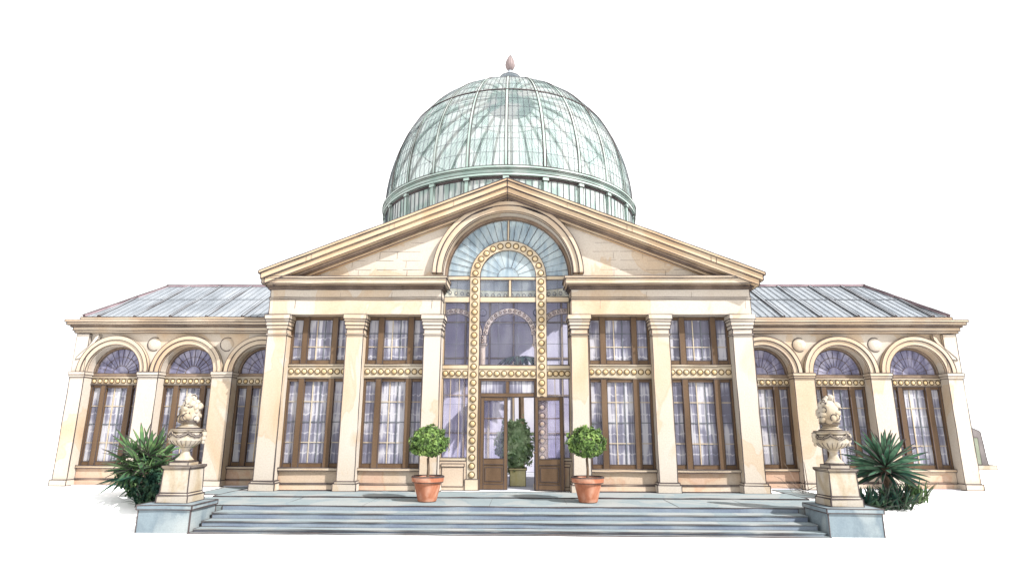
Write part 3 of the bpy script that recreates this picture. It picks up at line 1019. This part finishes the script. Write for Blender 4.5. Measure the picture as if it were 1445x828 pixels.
# ------------------------------------------------------------------ pots and topiary
def pot():
    t = thing('plant_pot', '', 'flower pot', (0, 0, 0), 'terracotta pots flanking the door')
    g = G()
    g.lathe([(.2, 0), (.225, .02), (.335, .46), (.33, .47), (.0, .47)], n=36)
    g.build('bowl', 'terracotta', t, ink=.010, angle=40)
    g = G()
    g.lathe([(.335, .47), (.37, .455), (.385, .47), (.395, .575), (.38, .59), (.345, .585), (.335, .53), (.335, .47)], n=36)
    g.build('rim', 'terracotta', t, ink=.010, angle=40)
    g = G(); g.lathe([(.0, .555), (.2, .56), (.334, .54)], n=20)
    g.build('soil', 'soil', t, ink=0)
    return t
p1 = pot(); p1.location = (-1.95, -1.95, -.022)
p1['label'] = 'terracotta pot left of the door, holding a clipped ball tree'
p2 = copy_tree(p1); p2.location = (1.94, -1.95, -.022)
p2['label'] = 'terracotta pot right of the door, in front of the open door leaf side'

def leaf_cloud(g, c, rx, ry, rz, n, size, seed, mi=(0, 1), flat=.0, rag=1.0):
    rnd = random.Random(seed)
    off = Vector((seed * 3.1, seed, 1))
    for i in range(n):
        d = Vector((rnd.gauss(0, 1), rnd.gauss(0, 1), rnd.gauss(0, 1))).normalized()
        k = 1 + rag * .17 * noise.noise(d * 2.6 + off) + rag * .13 * noise.noise(d * 5.5 + off)
        rr = rnd.uniform(.80, 1.03) * k
        if d.z < -.35: rr *= 1 - flat * (-.35 - d.z)
        p = Vector((d.x * rx, d.y * ry, d.z * rz)) * rr + Vector(c)
        nn = (d + Vector((rnd.gauss(0, .5), rnd.gauss(0, .5), rnd.gauss(0, .5)))).normalized()
        u = nn.cross(Vector((rnd.gauss(0, 1), rnd.gauss(0, 1), rnd.gauss(0, 1)))).normalized(); w = nn.cross(u)
        s = size * rnd.uniform(.6, 1.3)
        vs = [g.bm.verts.new(p + u * s), g.bm.verts.new(p + w * s * .5 + nn * s * .15), g.bm.verts.new(p - u * s), g.bm.verts.new(p - w * s * .5 + nn * s * .1)]
        q = noise.noise(d * 3.5 + off * 2)
        g.face(vs, mi[2] if (len(mi) > 2 and rnd.random() < .045) else (mi[1] if q + rnd.gauss(0, .25) < -.12 else mi[0]))
def topiary(loc, seed, label):
    t = thing('topiary_tree', label, 'topiary', loc, 'clipped ball trees in pots')
    g = G()
    g.tube([(0, 0, 0), (.012, 0, .2), (-.008, .0, .4), (.01, 0, .62)], [.035, .03, .028, .03], 8)
    g.line([(.028, -.012, 0), (.036, -.012, .2), (.018, -.012, .45)], .006); g.line([(-.03, -.012, 0), (-.02, -.012, .2), (-.034, -.012, .45)], .006)
    g.build('trunk', 'bark', t, ink=0, ground=True)
    g = G()
    leaf_cloud(g, (0, 0, .80), .44, .44, .40, 4200, .047, seed, (0, 1, 2), .5, 1.5)
    bmesh.ops.create_icosphere(g.bm, subdivisions=3, radius=1, matrix=Matrix.Translation((0, 0, .80)) @ Matrix.Diagonal((.35, .35, .31, 1)))
    g.build('crown', 'leaf', t, ink=0, mats=['leafdark', 'ink'], ground=True)
    return t
topiary((-1.95, -1.95, .53), 5, 'green clipped ball tree left of the door, growing in the left terracotta pot')
topiary((1.94, -1.95, .53), 9, 'green clipped ball tree right of the door, growing in the right terracotta pot')

# ------------------------------------------------------------------ garden plants
def blade(g, base, tip, width, mi=0, bend=.25, n=7, fold=.25, edge=0.006, roll=0.0):
    """pointed leaf, arching, folded along its midrib, with thin dark margins"""
    base, tip = Vector(base), Vector(tip)
    t = tip - base
    L = t.length
    side = t.cross(Vector((0, 0, 1)))
    if side.length < 1e-4: side = Vector((1, 0, 0))
    side.normalize()
    if roll:
        side = Matrix.Rotation(roll, 3, t.normalized()) @ side
    up = side.cross(t).normalized()
    le, ri, ce = [], [], []
    for i in range(n + 1):
        f = i / n
        p = base + t * f + Vector((0, 0, 1)) * (bend * L * 4 * f * (1 - f) * .5)
        w = width * (math.sin(PI * min(1, f * .86 + .14)) ** .8)
        if i == n: w = .002
        le.append(p - side * w + up * w * fold); ri.append(p + side * w + up * w * fold); ce.append(p)
    vl = [g.bm.verts.new(p) for p in le]; vr = [g.bm.verts.new(p) for p in ri]; vc = [g.bm.verts.new(p) for p in ce]
    for i in range(n):
        g.face([vl[i], vc[i], vc[i + 1], vl[i + 1]], mi); g.face([vc[i], vr[i], vr[i + 1], vc[i + 1]], mi)
    if edge:
        g.line(le, edge); g.line(ri, edge)

def agave(loc, label):
    t = thing('sword_leaf_plant', label, 'plant', loc)
    rnd = random.Random(4)
    g = G()
    n = 88
    for k in range(n):
        a = k * 2.39996
        el = R(84 - 112 * (k / n) ** .75)
        L = rnd.uniform(.80, .98) * (.86 + .2 * math.sin(PI * k / n))
        d = Vector((math.cos(a) * math.cos(el), math.sin(a) * math.cos(el), math.sin(el)))
        b = Vector((0, 0, .92 - .22 * k / n)) + d * .05
        blade(g, b, b + d * L, rnd.uniform(.048, .062), 0 if k < 70 else 1, .03 + .05 * rnd.random(), 6, .3, .006, rnd.uniform(-.9, .9))
    g.build('rosette', 'agave', t, ink=0, mats=['deep'], ground=True)
    g = G(); g.lathe([(.10, 0), (.12, .1), (.11, .5), (.16, .62), (.1, .85), (.0, .9)], n=10)
    g.build('trunk', 'bark', t, ink=0, ground=True)
    return t
agave((9.48, -1.35, ground_z(9, -1.35) - .01), 'big spiky dark green sword-leaved plant behind the right urn')

def palm(loc, label):
    t = thing('fan_palm', label, 'palm', loc)
    rnd = random.Random(12)
    g = G()
    for k in range(20):
        a = k * 2.39996 + .5
        el = R(72 - 108 * (k / 20) ** .9)
        d = Vector((math.cos(a) * math.cos(el), math.sin(a) * math.cos(el), math.sin(el)))
        b = Vector((0, 0, .70))
        hub = b + d * rnd.uniform(.36, .56)
        g.tube([b, (b + hub) / 2 + Vector((0, 0, .03)), hub], .013, 5, 0)
        side = Matrix.Rotation(rnd.uniform(-.8, .8), 3, d) @ d.cross(Vector((0, 0, 1))).normalized(); up = side.cross(d).normalized()
        nb = 10
        for j in range(nb):
            f = (j / (nb - 1) - .5) * R(150)
            dd = (d * math.cos(f) + side * math.sin(f) + up * .12 * math.cos(f * 2)).normalized()
            L = rnd.uniform(.62, .84) * (.72 + .28 * math.cos(f))
            blade(g, hub, hub + dd * L + Vector((0, 0, -.10 * abs(math.sin(f)))), .046, 0 if k < 14 else 1, .08, 5, .3, .005 if k < 15 else 0, rnd.uniform(-.6, .6))
    g.build('fronds', 'palm', t, ink=0, mats=['deep'], ground=True)
    g = G(); g.lathe([(.11, 0), (.13, .1), (.10, .3), (.12, .5), (.08, .66), (.0, .68)], n=10)
    g.build('trunk', 'bark', t, ink=0, ground=True)
    return t
palm((-9.15, -1.55, ground_z(-9, -1.55) - .01), 'green fan palm with spread fingered fronds behind the left urn')

def tussock(name, loc, label, n, L, w, mat, spread, seed, mats=None, cat='shrub', group=None, edge=.004, lean=0):
    t = thing(name, label, cat, loc, group)
    rnd = random.Random(seed)
    g = G()
    for k in range(n):
        a = rnd.random() * 2 * PI
        el = R(rnd.uniform(10, 85))
        d = Vector((math.cos(a) * math.cos(el) + lean, math.sin(a) * math.cos(el), math.sin(el))).normalized()
        b = Vector((rnd.gauss(0, spread), rnd.gauss(0, spread * .6), 0))
        blade(g, b, b + d * L * rnd.uniform(.6, 1.1), w * rnd.uniform(.7, 1.2), 0, rnd.uniform(.05, .3), 5, .25, edge if k % 2 == 0 else 0)
    g.build('leaves', mat, t, ink=0, ground=True)
    return t
def shrub(name, loc, label, r, mat, seed, n=2000, size=.065, ext=True):
    t = thing(name, label, 'shrub', loc)
    g = G()
    leaf_cloud(g, (0, 0, r[2] * .8), r[0], r[1], r[2], n, size, seed, (0, 1, 2), .3, 3.0)
    bmesh.ops.create_icosphere(g.bm, subdivisions=2, radius=1, matrix=Matrix.Translation((0, 0, r[2] * .75)) @ Matrix.Diagonal((r[0] * .58, r[1] * .58, r[2] * .6, 1)))
    g.build('foliage', mat, t, ink=0, mats=['deep', 'ink'], ground=True)
    g = G()
    for k in range(5):
        a = k * 1.257
        g.tube([(0, 0, 0), (.05 * math.cos(a), .05 * math.sin(a), r[2] * .5), (r[0] * .5 * math.cos(a), r[1] * .5 * math.sin(a), r[2])], .012, 5)
    g.build('stems', 'bark', t, ink=0, ground=True)
    return t
shrub('shrub', (-8.62, -1.95, ground_z(-8, -1.95) - .02), 'dark green dense shrub low against the left pedestal', (.40, .3, .40), 'deep', 21)
shrub('shrub', (-9.5, -1.15, ground_z(-9, -1.15) - .02), 'mid green low shrub under the left end of the palm', (.52, .3, .62), 'pale_shrub', 22)
tussock('fern', (-8.75, -2.05, ground_z(-8.7, -2.05) - .01), 'low dark fern at the foot of the palm', 46, .55, .035, 'deep', .12, 5, edge=.004)
tussock('strap_leaf_clump', (8.42, -2.1, ground_z(8, -2.1) - .01), 'dark strappy leaved clump just right of the right pedestal', 120, .6, .034, 'deep', .15, 6)
tussock('strap_leaf_clump', (9.22, -1.9, ground_z(9, -1.9) - .01), 'dark green strappy clump below the middle of the sword-leaved plant', 130, .62, .034, 'deep', .2, 7, group=None)
tussock('strap_leaf_clump', (9.9, -1.45, ground_z(9.9, -1.45) - .01), 'lighter green low strappy clump under the right side of the sword-leaved plant', 70, .62, .03, 'pale_shrub', .16, 8, lean=.25)
tussock('grass_tuft', (8.05, .15, .0), 'thin dry brown grass tuft between the right pedestal and the pavilion corner', 16, .85, .008, 'straw', .10, 9, cat='grass', edge=.003, lean=-.25)

# ------------------------------------------------------------------ low wall past the right wing
gw = thing('garden_wall', 'low grey stone wall with a stepped top just past the right wing', 'wall', (18.8, 10, 0))
g = G()
g.prism([(15.5, 0), (20.75, 0), (20.62, 1.62), (20.1, 1.86), (19.98, 2.55), (19.7, 2.8), (15.5, 2.8)], 10.0, 10.6)
g.build('masonry', 'ashlar', gw, ink=.014)
g = G(); g.box(15.5, 20.98, 9.86, 10.7, 0, .2)
g.build('footing', 'urn', gw)
g = G(); g.box(19.6, 20.42, 9.95, 10.0, .22, 1.35)
g.build('panel', 'moss', gw, ink=.01)

# ------------------------------------------------------------------ plants inside, seen through the door and the great window
t = thing('indoor_planter', 'yellow planter on the floor just inside the open door', 'planter', (.22, 1.75, .01))
g = G()
g.box(-.24, .24, -.24, .24, 0, .46); g.box(-.27, .27, -.27, .27, .462, .52)
g.build('body', 'yellowpot', t, ink=.010, ground=True)
t = thing('indoor_shrub', 'tall green shrub in the yellow planter inside the doorway', 'shrub', (.22, 1.75, .53))
g = G(); leaf_cloud(g, (-.10, 0, .66), .54, .34, .74, 3000, .075, 31, (0, 1, 2), .0, 2.0)
bmesh.ops.create_icosphere(g.bm, subdivisions=2, radius=1, matrix=Matrix.Translation((0, 0, .78)) @ Matrix.Diagonal((.3, .28, .62, 1)))
g.build('foliage', 'indoor_leaf', t, ink=0, mats=['indoor_leaf', 'leaf'], ground=True)
g = G(); g.tube([(0, 0, 0), (0, 0, .5)], .03, 6)
g.build('trunk', 'bark', t, ink=0, ground=True)
t = thing('tree_fern', 'dark tree fern crown behind the middle pane of the arched window', 'tree fern', (.30, 5.8, .01))
g = G(); g.tube([(0, 0, 0), (.03, 0, 2), (0, 0, 4.25)], [.16, .11, .09], 8)
g.build('trunk', 'bark', t, ink=0, ground=True)
g = G()
for k in range(22):
    a = k * 2.39996
    d = Vector((math.cos(a), math.sin(a), 0))
    b = Vector((0, 0, 4.25))
    blade(g, b, b + d * 1.0 + Vector((0, 0, -.3)), .13, 0, .45, 8, .2, .005)
g.build('fronds', 'deep', t, ink=0, ground=True)

# ------------------------------------------------------------------ light, sky, camera
sc = bpy.context.scene
w = bpy.data.worlds.new('World'); sc.world = w
w.use_nodes = True
bg = w.node_tree.nodes['Background']
bg.inputs['Color'].default_value = (1, 1, 1, 1)       # an even, bright white sky, as in the picture
bg.inputs['Strength'].default_value = .80

sun = bpy.data.lights.new('sun', 'SUN')
sun.energy = 4.5; sun.angle = R(.6); sun.color = (1, .965, .92)
so = bpy.data.objects.new('sun', sun); C.objects.link(so)
az, el = R(54), R(41)
dirv = Vector((math.sin(az) * math.cos(el), -math.cos(az) * math.cos(el), math.sin(el)))
so.rotation_euler = dirv.to_track_quat('Z', 'Y').to_euler()
so.location = dirv * 40

cam = bpy.data.cameras.new('camera')
co = bpy.data.objects.new('camera', cam); C.objects.link(co)
sc.camera = co
TILT, YAW, ROLL = .2269, -.0176, -.0035
cam.sensor_width = 36
cam.lens = 817.75 / 1445 * 36
cam.clip_end = 2000
f = Vector((math.sin(YAW) * math.cos(TILT), math.cos(YAW) * math.cos(TILT), math.sin(TILT)))
rt = Vector((math.cos(YAW), -math.sin(YAW), 0))
up = rt.cross(f)
c_, s_ = math.cos(ROLL), math.sin(ROLL)
rt2 = rt * c_ - up * s_
up2 = rt * s_ + up * c_
co.matrix_world = Matrix(((rt2.x, up2.x, -f.x, .3474), (rt2.y, up2.y, -f.y, -16.7), (rt2.z, up2.z, -f.z, 1.7266), (0, 0, 0, 1)))

sc.view_settings.view_transform = 'Standard'
sc.view_settings.look = 'None'
sc.view_settings.exposure = 1.07
sc.view_settings.gamma = 1
sc.cycles.max_bounces = 8
sc.cycles.transparent_max_bounces = 16
